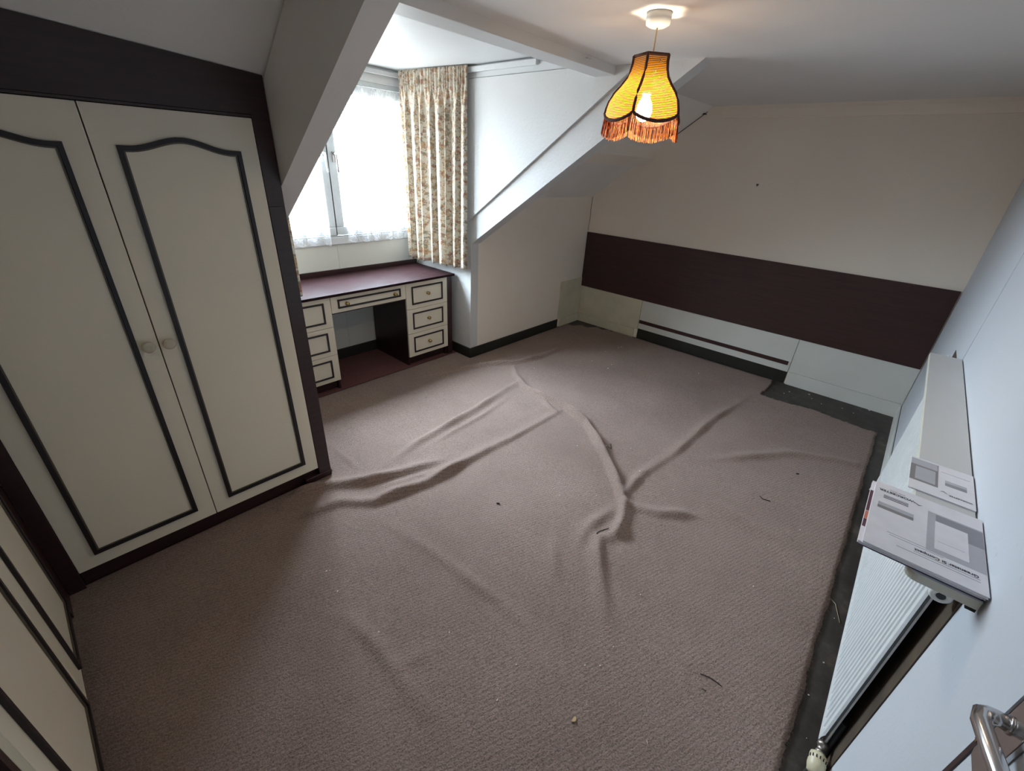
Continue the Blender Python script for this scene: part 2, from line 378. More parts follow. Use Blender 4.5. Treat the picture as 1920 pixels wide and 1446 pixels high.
# boxed purlin across the right-hand slope
structure(MB().prism([(2.222, 1.832), (2.222, 1.90+0.03), (2.15, 1.99), (2.33, 1.86), (2.325, 1.762)], 'x', 2.777, XH), 'trim_1', 'wall', 'boxed purlin across the sloping ceiling beside the headboard wall')
# dormer cheeks (walls) : lower full part + triangle above the beams
def ledge_z(y): return 1.286 + 0.704*(2.877-y)
yl = 2.877-(ZC-1.286)/0.704
for nm, x0, x1, lab in (('wall_dormer_right', XD1, 2.757, 'white textured cheek wall of the dormer beside the floral curtain'), ('wall_dormer_left', 0.863, XD0, 'cheek wall of the dormer hidden behind the wardrobe')):
    ch = MB().prism([(3.659, 0), (YK, 0), (YK, ledge_z(YK)), (1.70, ledge_z(1.70)), (1.70, ZD), (3.659, ZD)], 'x', x0, x1)
    o = structure(ch, nm, 'chip', lab, cat='wall')
    if 'right' in nm:
        MB().prism([(2.905, ledge_z(2.905)), (1.52, ledge_z(1.52)), (1.52, ZC-0.001), (1.79, ZC-0.001), (1.79, 2.262), (2.905, 2.262)], 'x', XD1-0.020, XD1+0.001).build('cheek_lining', 'chip', o)
        MB().box(XD1-0.012, XD1+0.001, 1.79, 3.65, 2.266, ZD-0.001).build('top_rail', 'trim', o, 0.003)
# sloping boxed beams
yb = YK-(ZC-BZ)/BS
for nm, x0, x1, lab in (('trim_2', XD1, 2.777, 'white textured sloping beam on the headboard side of the dormer'), ('trim_3', 0.853, XD0, 'sloping boxed beam between the wardrobe and the window')):
    poly = [(YK, BZ), (yb, ZC), (yl, ZC), (YK, ledge_z(YK))]
    if nm == 'trim_3': poly = [(YK, BZ), (yb, ZC), (YTOP-0.03, ZC), (YK, ZK)]
    structure(MB().prism(poly, 'x', x0, x1), nm, 'chip' if nm == 'trim_2' else 'slope', lab)
structure(MB().box(XD0, XD1-0.0205, 1.648, 1.788, 2.205, 2.36), 'trim_4', 'trim', 'white lintel beam where the dormer ceiling meets the main ceiling', 0.003)
# window wall
ww = MB(); ww.box(0.863, 1.832, YW, 3.76, 0, 1.03); ww.box(1.835, 2.757, YW, 3.76, 0, 1.03); ww.box(1.80, 1.87, YW+0.003, 3.76, 0, 1.03); ww.box(0.863, 2.757, YW, 3.76, 2.262, ZD)
structure(ww, 'wall_window', 'white_board', 'cracked cream wall below the window behind the dressing table')
MB().box(-0.98, -0.90, 2.97, 3.0, 0, 0.01)
# cornice on headboard wall
structure(MB().prism([(XH, ZC), (XH-0.012, ZC), (XH-0.016, ZC-0.03), (XH-0.010, ZC-0.075), (XH-0.006, ZC-0.088), (XH, ZC-0.09)], 'y', YR, 1.66), 'trim_5', 'wall', 'shallow painted cornice along the top of the headboard wall')

# ------------------------------------------------------------------ baseboards and boards on the headboard wall
structure(MB().box(XD1, 4.06, YK-0.013, YK, 0, 0.10), 'baseboard_knee', 'black_base', 'black baseboard along the low knee wall', 0.003)
structure(MB().box(XD1-0.013, XD1, YK-0.013, YW, 0, 0.10), 'baseboard_dormer', 'black_base', 'black baseboard on the dormer cheek beside the dressing table', 0.003)
structure(MB().box(XD0, XD1-0.014, YW-0.013, YW, 0, 0.10), 'baseboard_window', 'black_base', 'black baseboard inside the kneehole of the dressing table', 0.003)
structure(MB().box(4.062, XH-0.019, YK-0.010, YK, 0.102, 0.54), 'trim_6', 'cream_trim', 'cream board patch on the knee wall in the corner', 0.002)
structure(MB().box(4.10, XH-0.019, YK-0.016, YK, 0, 0.10), 'baseboard_corner', 'cream_trim', 'short cream baseboard under the board patch in the corner', 0.003)
structure(MB().box(XH-0.010, XH, 2.062, YK-0.001, 0.102, 0.440), 'trim_7', 'cream_trim', 'cream board under the headboard panel next to the corner', 0.002)
structure(MB().box(XH-0.018, XH, 2.10, YK-0.001, 0, 0.10), 'baseboard_back', 'cream_trim', 'cream baseboard on the headboard wall next to the corner', 0.003)
structure(MB().box(XH-0.014, XH, 0.512, 2.058, 0.118, 0.440), 'trim_8', 'white_board', 'white board under the headboard panel with a dark strip on it', 0.002)
structure(MB().box(XH-0.019, XH-0.0145, 0.530, 2.052, 0.182, 0.220), 'trim_9', 'mahog_x', 'thin dark wooden strip on the white board', 0.001)
structure(MB().box(XH-0.020, XH-0.0145, 0.514, 0.5295, 0.184, 0.219), 'trim_10', 'shelf_edge', 'small raw end block of the dark wooden strip', 0.001)
structure(MB().box(XH-0.006, XH, 0.512, 2.058, 0, 0.116), 'baseboard_recess', 'black_base', 'black recessed baseboard under the white board', 0.002)
structure(MB().box(XH-0.010, XH, YR+0.008, 0.509, 0.125, 0.440), 'trim_11', 'white_board', 'white board under the headboard panel beside the radiator', 0.002)
structure(MB().box(XH-0.018, XH, YR+0.008, 0.500, 0, 0.123), 'baseboard_bed', 'white_board', 'white baseboard on the headboard wall beside the radiator', 0.003)
structure(MB().box(3.36, XH-0.019, YR+0.0065, YR+0.020, 0, 0.11), 'baseboard_right', 'white_board', 'white baseboard on the radiator wall near the corner', 0.003)
hb = MB().box(XH-0.018, XH-0.0005, YR+0.012, YK-0.002, 0.442, 1.061).build('headboard_panel', 'mahog_x', None, 0.0015)
tag(hb, 'long dark mahogany headboard panel fixed across the cream wall', 'headboard')

# ------------------------------------------------------------------ room door with lever handle
d1 = tag(empty('door_1', (0.42, YR-0.02, 0.0)), 'white flush door with a chrome lever handle beside the radiator', 'door', kind='structure')
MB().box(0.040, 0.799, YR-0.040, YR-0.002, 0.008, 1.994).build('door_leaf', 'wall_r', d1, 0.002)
MB().box(0.7995, 0.8055, YR-0.045, YR-0.003, 0.0, 1.998).build('door_gap_stop', 'mahog', d1)
MB().box(0.796, 0.8085, YR-0.0019, YR+0.0008, 0.10, 0.945).build('gap_shade_strip', 'mahog', d1)  # added dark strip standing in for the shade of the wider lower door gap
MB().box(0.0345, 0.0395, YR-0.045, YR-0.012, 0.0, 1.998).build('hinge_gap_stop', 'mahog', d1)
hp = MB().prism([(0.722, 0.93), (0.727, 0.92), (0.778, 0.92), (0.784, 0.93), (0.784, 1.115), (0.778, 1.125), (0.727, 1.125), (0.722, 1.115)], 'y', YR-0.0018, YR+0.006).build('handle_plate', 'chrome', d1, 0.0015)
MB().tube([(0.764, YR+0.005, 1.027), (0.764, YR+0.022, 1.027), (0.764, -0.314, 1.027), (0.758, -0.306, 1.027), (0.740, -0.3035, 1.028), (0.70, -0.311, 1.030), (0.655, -0.320, 1.032), (0.642, -0.323, 1.032)],
          [0.012, 0.0115, 0.0105, 0.011, 0.0115, 0.012, 0.0115, 0.007], 12).build('lever', 'chrome', hp)
MB().lathe((0.764, YR+0.0055, 1.027), (0, 1, 0), [(0.0145, 0), (0.0145, 0.003), (0.012, 0.004)], 18).build('rose', 'chrome', hp)
MB().box(0.800, 0.809, YR-0.010, YR+0.002, 0.925, 0.965).build('latch_plate', 'brass', d1)

# ------------------------------------------------------------------ window
w1 = tag(empty('window_1', (1.81, YW+0.03, 1.03)), 'white plastic casement window with two sashes in the dormer', 'window', kind='structure')
fr = MB(); a, b = XD0+0.002, XD1-0.002
fr.box(a, b, YW+0.004, YW+0.075, 1.031, 1.10); fr.box(a, b, YW+0.004, YW+0.075, 2.20, 2.261)
fr.box(a, a+0.06, YW+0.004, YW+0.075, 1.10, 2.20); fr.box(b-0.06, b, YW+0.004, YW+0.075, 1.10, 2.20); fr.box(1.812, 1.884, YW+0.054, YW+0.075, 1.10, 2.20)
fr.build('outer_frame', 'upvc', w1, 0.004)
MB().box(a, b, YW-0.014, YW+0.003, 1.031, 1.092).build('sill_board', 'trim', w1, 0.004)
MB().box(a, b, YW-0.010, YW+0.003, 2.235, ZD-0.004).build('head_board', 'trim', w1, 0.003)
for (s0, s1) in ((a+0.064, 1.841), (1.851, b-0.064)):
    sa = MB(); z0, z1, t = 1.105, 2.196, 0.066
    for bx in ((s0, s1, z0, z0+t), (s0, s1, z1-t, z1), (s0, s0+t, z0+t, z1-t), (s1-t, s1, z0+t, z1-t)):
        sa.box(bx[0], bx[1], YW-0.012, YW+0.052, bx[2], bx[3])
    so = sa.build('sash', 'upvc', w1, 0.006)
    MB().box(s0+t-0.004, s1-t+0.004, YW+0.016, YW+0.022, z0+t-0.004, z1-t+0.004).build('pane', 'glass', so)
    gk = MB()
    for bx in ((s0-0.003, s0, z0, z1), (s1, s1+0.003, z0, z1)): gk.box(bx[0], bx[1], YW-0.004, YW+0.05, bx[2], bx[3])
    gk.build('gasket', 'seal', so)
    hx = s1-0.036 if s0 < 1.5 else s0+0.042
    hm = MB(); hm.box(hx-0.014, hx+0.014, YW-0.024, YW-0.0125, 1.655, 1.73)
    hm.tube([(hx, YW-0.024, 1.715), (hx, YW-0.05, 1.715), (hx, YW-0.058, 1.705), (hx, YW-0.060, 1.65), (hx+0.006, YW-0.058, 1.585)], [0.009, 0.009, 0.009, 0.008, 0.007], 10)
    hm.build('window_handle', 'steel' if s0 > 1.5 else 'upvc', so)
structure(MB().box(XD0+0.01, XD1-0.03, YW-0.045, YW-0.025, 2.292, 2.322), 'trim_12', 'trim', 'white curtain track along the top of the window', 0.003)
structure(MB().box(XD1-0.040, XD1-0.014, 2.24, 3.60, 2.298, 2.332), 'trim_13', 'trim', 'white curtain track along the dormer cheek wall', 0.003)

# ------------------------------------------------------------------ net curtains
def net(name, x0, x1, ztop, zbot, n, label, ph):
    P = []; U = []; R, C = 60, 150
    for i in range(R):
        t = i/(R-1); row = []; ur = []
        for j in range(C):
            s = j/(C-1)
            amp = 0.004 + 0.010*t
            y = YW-0.040 + amp*math.sin(2*math.pi*n*s + ph + 0.8*math.sin(3*s*2*math.pi)) + 0.004*math.sin(11*s*2*math.pi)*t
            if t < 0.03: y = YW-0.040 + 0.004*math.sin(2*math.pi*n*4*s)
            zb = zbot + 0.018*abs(math.sin(2*math.pi*n*0.5*s+ph)) - 0.02*s*0.5
            x = x0 + (x1-x0)*s + 0.006*math.sin(2*math.pi*n*s+ph+1.2)*t
            row.append((x, y, ztop + (zb-ztop)*t)); ur.append((s*(x1-x0)*2.2, t*1.15))
        P.append(row); U.append(ur)
    o = MB().grid(P, U).build(name, 'net', None, normals=False)
    return tag(o, label, 'net curtain')
net('net_curtain', 0.99, 1.768, 2.192, 1.040, 7, 'white lace net over the window sash half hidden behind the wardrobe', 0.4)
net('net_curtain', 1.930, 2.600, 2.192, 1.036, 6, 'wide white lace net over the window sash beside the drawn floral curtain', 1.7)

# ------------------------------------------------------------------ floral curtains
def curtain(name, A, B, n, amp, ztop, zbot, label, sag=0.0):
    A = Vector((A[0], A[1], 0)); B = Vector((B[0], B[1], 0)); L = (B-A).length; d = (B-A)/L; nr = Vector((-d.y, d.x, 0))
    P = []; U = []; R, C = 70, n*18
    for i in range(R):
        t = i/(R-1); z = ztop + (zbot-ztop)*t; row = []; ur = []
        for j in range(C+1):
            s = j/C; q = s + 0.012*math.sin(5*2*math.pi*s) + 0.018*t*math.sin(2*2*math.pi*s+0.6)
            u = 2*math.pi*n*s
            if t < 0.075:
                k = t/0.075; off = amp*(0.16+0.10*k)*math.sin(u*3)  + 0.0
                sh = 0.010*(1-k)
            else:
                k = min(1, (t-0.075)/0.12); off = amp*((0.26*(1-k))*math.sin(u*3) + k*(0.62+0.38*t)*(math.sin(u)+0.33*math.sin(2*u+0.7*math.sin(3.1*s*6))))*0.82
                sh = 0
            w = A + d*(L*q + 0.012*math.sin(u*2)*t*0.5) + nr*off
            row.append((w.x, w.y, z + (0.006*math.sin(u*1.0+1) if i == R-1 else 0))); ur.append((s*L*2.2, t*(ztop-zbot)))
        P.append(row); U.append(ur)
    o = MB().grid(P, U).build(name, 'floral', None, normals=False)
    sm = o.modifiers.new('thickness', 'SOLIDIFY'); sm.thickness = 0.002
    return tag(o, label, 'curtain')
curtain('curtain', (2.500, 3.585), (2.600, 2.868), 8, 0.033, 2.338, 0.870, 'pleated floral curtain drawn back against the dormer cheek above the desk')
curtain('curtain', (1.035, 3.585), (1.200, 2.975), 8, 0.024, 2.338, 0.840, 'floral curtain showing as a narrow sliver behind the wardrobe edge')

# ------------------------------------------------------------------ fitted wardrobes
def arch_path(u0, u1, z0, z1, rise):
    """closed outline of the door moulding: square foot, ogee arched head"""
    pts = [(u0, z0), (u1, z0), (u1, z1)]
    N = 28; w = u1-u0
    for k in range(1, N):
        s = k/N; x = u1 - w*s
        e = min(max((abs(s-0.5)-0.0)/0.5, 0), 1)
        f = 0.5+0.5*math.cos(math.pi*min(1, e*1.18)) if e*1.18 < 1 else 0
        pts.append((x, z1 + rise*f))
    pts.append((u0, z1)); return pts
def ring(mb, outer, inner, axis, a, b):
    n = len(mb.v); k = len(outer)
    for w in (a, b):
        for poly in (outer, inner):
            for (p, q) in poly: mb.v.append({'x': (w,p,q), 'y': (p,w,q)}[axis])
    O0, I0, O1, I1 = n, n+k, n+2*k, n+3*k
    for i in range(k):
        j = (i+1) % k
        mb.f += [(O0+i, O0+j, I0+j, I0+i), (O1+i, I1+i, I1+j, O1+j), (O0+i, O1+i, O1+j, O0+j), (I0+i, I0+j, I1+j, I1+i)]
    return mb
def inset(pts, dd):
    out = []; k = len(pts)
    for i in range(k):
        p0 = Vector(pts[i-1]); p1 = Vector(pts[i]); p2 = Vector(pts[(i+1) % k])
        a = (p1-p0).normalized(); b = (p2-p1).normalized(); na = Vector((-a.y, a.x)); nb = Vector((-b.y, b.x))
        m_ = (na+nb); m_ = m_/max(m_.dot(na), 0.2) if m_.length > 1e-6 else na
        out.append(tuple(p1 + dd*m_))
    return out
def ward_door(root, axis, u0, u1, z0, z1, face, inward, mz0, mz1, rise, mu0, mu1, knob, bead=True):
    """axis 'y': door lies in a y = face plane; 'x': in an x = face plane. inward = sign of the room side along that axis"""
    a, b = face, face - inward*0.018
    d = MB()
    if axis == 'y': d.box(u0, u1, min(a, b), max(a, b), z0, z1)
    else: d.box(min(a, b), max(a, b), u0, u1, z0, z1)
    d = d.build('door', 'lacquer', root, 0.0015)
    outl = arch_path(mu0, mu1, mz0, mz1, rise)
    f0 = face + inward*0.0005
    ring(MB(), outl, inset(outl, 0.015), axis, f0, face + inward*0.010).build('moulding', 'mould', d, 0.003)
    o2 = inset(outl, 0.0152); ring(MB(), o2, inset(outl, 0.0205), axis, f0, face + inward*0.005).build('moulding_fillet', 'mould_edge', d, 0.001)
    if knob:
        c = (knob[0], f0, knob[1]) if axis == 'y' else (f0, knob[0], knob[1]); ax = (0, inward, 0) if axis == 'y' else (inward, 0, 0)
        MB().lathe(c, ax, [(0.012, 0), (0.012, 0.004), (0.008, 0.008), (0.008, 0.016), (0.019, 0.020), (0.0225, 0.026), (0.0225, 0.031), (0.017, 0.036), (0.008, 0.038)], 24).build('knob', 'acrylic', d)
    return d
wd = empty('fitted_wardrobe', (0.27, 2.5, 0), 'two-door cream wardrobe with arched dark mouldings and a dark pelmet', 'wardrobe')
ca = MB(); ca.box(XL+0.02, XWR-0.020, YF+0.60, YF+0.615, 0.04, 1.84); ca.box(XWR-0.018, XWR, YF+0.002, YF+0.62, 0.0, 1.50); ca.box(XL+0.0, XL+0.018, YF+0.022, YF+0.62, 0.0, 1.84)
ca.build('carcass', 'mahog', wd)
zt = slope_z(YF)
MB().prism([(XWR, 1.50), (XWR, zt-0.004), (XL-0.003, zt-0.004+0.085*(0.863-XL)), (XL-0.003, 1.838), (0.782, 1.838), (0.782, 1.50)], 'y', YF, YF+0.018).build('pelmet', 'mahog', wd, 0.001)
MB().box(XL-0.002, 0.782, YF-0.004, YF+0.016, 1.8285, 1.8375).build('pelmet_lip', 'mahog', wd, 0.001)
MB().box(0.783, XWR, YF, YF+0.018, 0.05, 1.4995).build('stile', 'mahog', wd, 0.001)
MB().box(XL+0.0, -0.2505, YF, YF+0.018, 0.0, 1.8285).build('corner_filler', 'mahog', wd, 0.001)
MB().box(-0.250, XWR, YF+0.030, YF+0.045, 0.0, 0.088).build('plinth', 'mahog', wd, 0.001)
MB().box(0.70, XWR+0.003, YF-0.002, YF+0.0285, 0.012, 0.048).build('plinth_foot', 'mahog', wd, 0.004)
ward_door(wd, 'y', -0.249, 0.2605, 0.094, 1.826, YF, -1, 0.158, 1.709, 0.034, -0.182, 0.195, (0.225, 1.002))
ward_door(wd, 'y', 0.2645, 0.780, 0.094, 1.826, YF, -1, 0.158, 1.707, 0.035, 0.328, 0.714, (0.292, 1.000))
ws = empty('fitted_wardrobe', (-0.55, 1.5, 0), 'cream wardrobe with dark mouldings set at right angles in the corner', 'wardrobe')
cs = MB(); cs.box(-0.86, -0.845, 0.945, 2.11, 0.05, 1.90); cs.box(-0.845, XL-0.020, 2.095, 2.11, 0.0, 1.95)
cs.build('carcass', 'mahog', ws)
MB().box(-0.845, XL, 0.930, 0.966, 0.0, 1.95).build('end_panel', 'cream_trim', ws, 0.001)
MB().box(-0.845, XL, 0.905, 0.929, 0.0, 1.95).build('end_filler', 'mahog', ws, 0.001)
MB().box(XL-0.018, XL, 1.992, YF-0.001, 0.0, 1.826).build('corner_stile', 'mahog', ws, 0.001)
MB().box(XL-0.018, XL, 0.968, YF-0.001, 1.829, 2.02).build('pelmet', 'mahog', ws, 0.001)
MB().box(XL-0.060, XL-0.045, 0.968, 1.99, 0.0, 0.066).build('plinth', 'mahog', ws)
ward_door(ws, 'x', 0.970, 1.525, 0.072, 1.826, XL, 1, 0.105, 1.709, 0.034, 1.040, 1.462, (1.490, 1.002))
ward_door(ws, 'x', 1.529, 1.990, 0.072, 1.826, XL, 1, 0.105, 1.709, 0.034, 1.620, 1.984, (1.575, 1.002))

# ------------------------------------------------------------------ dressing table
YD = 3.090
XA, XB, XC, XE = 0.962, 1.440, 2.107, 2.557
dt = empty('dressing_table', (1.81, 3.40, 0), 'cream dressing table with seven drawers and a scuffed mahogany top', 'dressing table')
ZT = 0.790
MB().box(XA-0.004, 2.636, YD-0.020, YW-0.003, ZT-0.02, ZT).build('table_top', 'desktop', dt, 0.002)
MB().box(XA-0.004, 2.636, YW-0.018, YW-0.003, ZT+0.0005, ZT+0.038).build('upstand', 'mahog', dt, 0.002)
for (p0, p1) in ((XA, XB), (XC, XE)):
    c = MB(); c.box(p0, p0+0.016, YD+0.020, YW-0.014, 0.004, ZT-0.0205); c.box(p1-0.016, p1, YD+0.020, YW-0.014, 0.004, ZT-0.0205); c.box(p0+0.016, p1-0.016, YW-0.030, YW-0.016, 0.05, ZT-0.0205)
    c.box(p0+0.016, p1-0.016, YD+0.05, YD+0.065, 0.004, 0.085)
    c.build('pedestal', 'mahog', dt, 0.001)
MB().box(XE+0.001, XE+0.058, YD+0.002, YW-0.014, 0.004, ZT-0.0205).build('end_panel', 'mahog', dt, 0.001)
MB().box(XB+0.001, XC-0.001, YD+0.021, YD+0.22, 0.626, 0.640).build('drawer_rail', 'mahog', dt, 0.001)
def drawer(u0, u1, z0, z1, knobs, m=0.055, mz=0.037):
    d = MB().box(u0, u1, YD, YD+0.018, z0, z1).build('drawer', 'lacquer', dt, 0.0015)
    outl = [(u0+m, z0+mz), (u1-m, z0+mz), (u1-m, z1-mz+0.004), (u0+m, z1-mz+0.004)]
    ring(MB(), outl, inset(outl, 0.013), 'y', YD-0.0005, YD-0.009).build('moulding', 'mould', d, 0.002)
    for (kx, kz) in knobs:
        MB().lathe((kx, YD-0.0005, kz), (0, -1, 0), [(0.013, 0), (0.013, 0.003), (0.006, 0.006), (0.006, 0.014), (0.012, 0.018), (0.015, 0.024), (0.011, 0.029), (0.004, 0.031)], 16).build('knob', 'brass', d)
zs = [(0.090, 0.310), (0.313, 0.535), (0.538, 0.767)]
for (u0, u1) in ((XA, XB-0.001), (XC+0.001, XE)):
    for (z0, z1) in zs: drawer(u0, u1, z0, z1, [((u0+u1)/2, (z0+z1)/2+0.005)])
drawer(XB+0.002, XC-0.002, 0.641, 0.767, [(XB+0.125, 0.702), (XC-0.112, 0.702)], 0.052, 0.030)
cb = MB().tube([(2.632, 3.628, ZT+0.010), (2.638, 3.59, ZT+0.06), (2.640, 3.55, ZT+0.10), (2.640, 3.50, ZT+0.16)], 0.006, 8).build('cable', 'cable', None)
tag(cb, 'short grey cable rising from the back corner of the dressing table', 'cable')

# ------------------------------------------------------------------ radiator and shelf
RX0, RX1, RYF, RZ0, RZ1 = 1.232, 3.13, -0.298, 0.130, 0.940
rad = empty('radiator', (2.17, YR+0.02, 0), 'long white ribbed panel radiator under the painted shelf', 'radiator')
n = int((RX1-RX0-0.04)/0.0335); pit = (RX1-RX0-0.04)/n
prof = [(RX0, -0.006), (RX0+0.004, 0.0)]
for k in range(n):
    x = RX0+0.02+k*pit
    prof += [(x, 0.0), (x+pit*0.18, 0.0), (x+pit*0.32, -0.011), (x+pit*0.58, -0.011), (x+pit*0.72, 0.0)]
prof += [(RX1-0.004, 0.0), (RX1, -0.006)]
zz = [(RZ0, -0.010, 0), (RZ0+0.006, 0.0, 0), (RZ0+0.035, 0.0, 0), (RZ0+0.055, 0.0, 1), (RZ1-0.055, 0.0, 1), (RZ1-0.035, 0.0, 0), (RZ1-0.006, 0.0, 0), (RZ1, -0.010, 0)]
P = [[(x, RYF + e + q*k_, z) for (x, q) in prof] for (z, e, k_) in zz]
g = MB().grid(P); g.smooth = set(); 
g.box(RX0, RX1, RYF-0.017, RYF-0.0125, RZ0, RZ1)
g.build('front_panel', 'radpaint', rad)
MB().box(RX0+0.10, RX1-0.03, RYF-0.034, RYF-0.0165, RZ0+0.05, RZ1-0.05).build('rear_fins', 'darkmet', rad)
pg = MB().lathe((RX0-0.001, RYF-0.011, 0.888), (-1, 0, 0), [(0.015, 0), (0.015, 0.020), (0.021, 0.022), (0.021, 0.046), (0.018, 0.050), (0.009, 0.050), (0.009, 0.044)], 18).build('end_plug', 'white_pl', rad)
MB().lathe((RX0-0.0460, RYF-0.011, 0.888), (-1, 0, 0), [(0.0085, 0), (0.0085, 0.0055)], 12).build('plug_socket', 'black', pg)
vb = MB(); zv = RZ0+0.012
vb.lathe((RX0-0.001, RYF-0.011, zv+0.01), (-1, 0, -0.35), [(0.014, 0), (0.014, 0.014), (0.011, 0.015), (0.011, 0.028), (0.0135, 0.029), (0.0135, 0.036)], 14)
vb.tube([(RX0-0.03, RYF-0.011, zv), (RX0-0.03, RYF-0.013, 0.06), (RX0-0.03, RYF-0.013, 0.001)], 0.0075, 10)
vo_ = vb.build('valve_body', 'steel', rad)
hd = MB().lathe((RX0-0.034, RYF-0.011, zv-0.002), (-1, 0, -0.30), [(0.014, 0), (0.0225, 0.006), (0.024, 0.014), (0.024, 0.040), (0.020, 0.060), (0.012, 0.066)], 22).build('thermostat_head', 'ivory', vo_)
sl = MB()
for k in range(16):
    t = 2*math.pi*k/16; r_ = 0.0241
    c0 = Vector((RX0-0.034-0.020, RYF-0.011+r_*math.cos(t), zv-0.008+r_*math.sin(t)))
    sl.box(c0.x-0.009, c0.x, c0.y-0.0012, c0.y+0.0012, c0.z-0.0012, c0.z+0.0012)
sl.build('head_slots', 'black', vo_)
MB().tube([(RX0+0.02, YR+0.013, 0.26), (RX0+0.012, YR+0.013, 0.12), (RX0+0.008, YR+0.013, 0.001)], 0.009, 10).build('feed_pipe', 'darkmet', rad)
lk = MB(); lk.lathe((RX1+0.001, RYF-0.011, RZ0+0.02), (1, 0, 0), [(0.011, 0), (0.011, 0.03), (0.008, 0.032), (0.008, 0.045)], 12)
lk.tube([(RX1+0.035, RYF-0.010, RZ0+0.03), (RX1+0.035, RYF-0.010, 0.07), (RX1+0.030, RYF+0.004, 0.001)], 0.0075, 10)
lk.build('lockshield_valve', 'white_pl', rad)
sh = empty('radiator_shelf', (2.0, YR+0.06, RZ1), 'painted shelf board along the wall above the radiator', 'shelf')
SZ0, SZ1, SX0, SX1, SY0 = 0.962, 0.984, 1.085, 2.924, -0.219
cor = [(SX0, YR+0.0045), (SX1, YR+0.0045), (SX1, SY0)] + [(SX0+0.02-0.02*math.sin(t), SY0-0.02+0.02*math.cos(t)) for t in (0, 0.4, 0.8, 1.2, 1.57)]
MB().prism(cor, 'z', SZ0, SZ1-0.0015).build('shelf_core', 'shelf_edge', sh, 0.001)
MB().prism(cor, 'z', SZ1-0.0014, SZ1).build('shelf_face', 'shelf', sh)
for bxp in (1.30, 2.10, 2.80): MB().box(bxp, bxp+0.02, YR+0.0045, RYF-0.020, RZ1+0.0005, SZ0-0.0005).build('bracket', 'steel', sh)
MB().box(SX0+0.004, SX0+0.012, YR+0.0045, YR+0.020, SZ0-0.010, SZ0-0.0005).build('wall_bracket', 'soot', sh)

# ------------------------------------------------------------------ brochures on the shelf
def text(body, size, loc, mat, parent, width=None, bold=False):
    cu = bpy.data.curves.new('text', 'FONT'); cu.body = body; cu.size = size; cu.align_x = 'LEFT'; cu.extrude = 0.0001
    if bold: cu.offset = size*0.02
    ob = bpy.data.objects.new('text', cu); COL.objects.link(ob)
    bpy.context.view_layer.update()
    me = bpy.data.meshes.new_from_object(ob.evaluated_get(bpy.context.evaluated_depsgraph_get()))
    bpy.data.objects.remove(ob)
    if width:
        xs = [q.co.x for q in me.vertices]; k = width/(max(xs)-min(xs))
        for q in me.vertices: q.co.x *= k
    R = Matrix.Translation(Vector(loc)) @ Matrix.Rotation(math.radians(90), 4, 'Z')
    me.transform(Matrix.Translation(-BASE[parent.name]) @ R); me.materials.append(M[mat])
    o = bpy.data.objects.new('lettering', me); COL.objects.link(o); o.parent = parent; BASE[o.name] = BASE[parent.name]; return o
def magazine(x0, x1, y0, y1, z0, z1, label, cover='paper', pages='paper', curl=0.0, loc=None):
    root = empty('brochure', ((x0+x1)/2, (y0+y1)/2, z0), label, 'brochure', None)
    t = 0.0012
    MB().box(x0+0.002, x1-0.002, y0+0.002, y1-0.001, z0+t, z1-t).build('pages', pages, root)
    MB().box(x0, x1, y0, y1, z1-t+0.0001, z1).build('front_cover', cover, root)
    MB().box(x0, x1, y0, y1, z0, z0+t-0.0001).build('back_cover', cover, root)
    return root
ya, yb2 = -0.339, -0.131
b3 = magazine(1.092, 1.389, -0.337, -0.128, SZ1+0.0002, SZ1+0.007, 'navy-backed brochure at the bottom of the small pile on the shelf', 'navy')
b2 = magazine(1.087, 1.384, -0.338, -0.124, SZ1+0.0074, SZ1+0.014, 'white brochure with a maroon and orange edge in the middle of the pile', 'paper')
zc_ = SZ1+0.0142
for (xa, xb_, mt) in ((1.150, 1.185, 'maroonp'), (1.186, 1.222, 'orangep'), (1.224, 1.330, 'maroonp')):
    MB().box(xa, xb_, -0.1305, -0.1242, SZ1+0.01402, SZ1+0.0142).build('edge_print', mt, b2)
Z1 = SZ1+0.0210
b1 = magazine(1.082, 1.379, ya, yb2, SZ1+0.0145, Z1, 'boiler brochure with a white boiler picture on top of the pile')
e = 0.0002
def patch(root, x0, x1, y0, y1, mat, lift=1, z=None, nm='printed_picture'):
    z = Z1 if z is None else z
    return MB().box(x0, x1, y0, y1, z+e*lift-0.0001, z+e*lift+0.0001).build(nm, mat, root)
patch(b1, 1.155, 1.325, ya+0.001, ya+0.100, 'midprint', 1)
patch(b1, 1.250, 1.320, ya+0.001, ya+0.085, 'greyprint', 2)
patch(b1, 1.172, 1.290, ya+0.028, ya+0.086, 'paper', 3)
patch(b1, 1.205, 1.206, ya+0.035, ya+0.080, 'midprint', 4)
patch(b1, 1.250, 1.278, yb2-0.082, yb2-0.012, 'brownprint', 1)
patch(b1, 1.262, 1.278, yb2-0.082, yb2-0.012, 'midprint', 2)
text('Greenstar Si Compact', 0.013, (1.140, ya+0.014, Z1+0.0003), 'black', b1, 0.105, True)
text('WORCESTER', 0.013, (1.346, yb2-0.082, Z1+0.0003), 'black', b1, 0.074, True)
text('Bosch Group', 0.006, (1.355, yb2-0.062, Z1+0.0003), 'greyprint', b1)
for (xx, y0, y1) in ((1.127, 0.012, 0.120), (1.119, 0.012, 0.150), (1.150, 0.07, 0.165), (1.158, 0.10, 0.170)):
    MB().box(xx, xx+0.0012, ya+y0, ya+y1, Z1+0.0001, Z1+0.0003).build('printed_line', 'greyprint', b1)
for (xx, mt) in ((1.305, 'black'), (1.312, 'black'), (1.318, 'greyprint')):
    MB().box(xx, xx+0.003, yb2-0.070, yb2-0.020, Z1+0.0001, Z1+0.0003).build('printed_line', mt, b1)
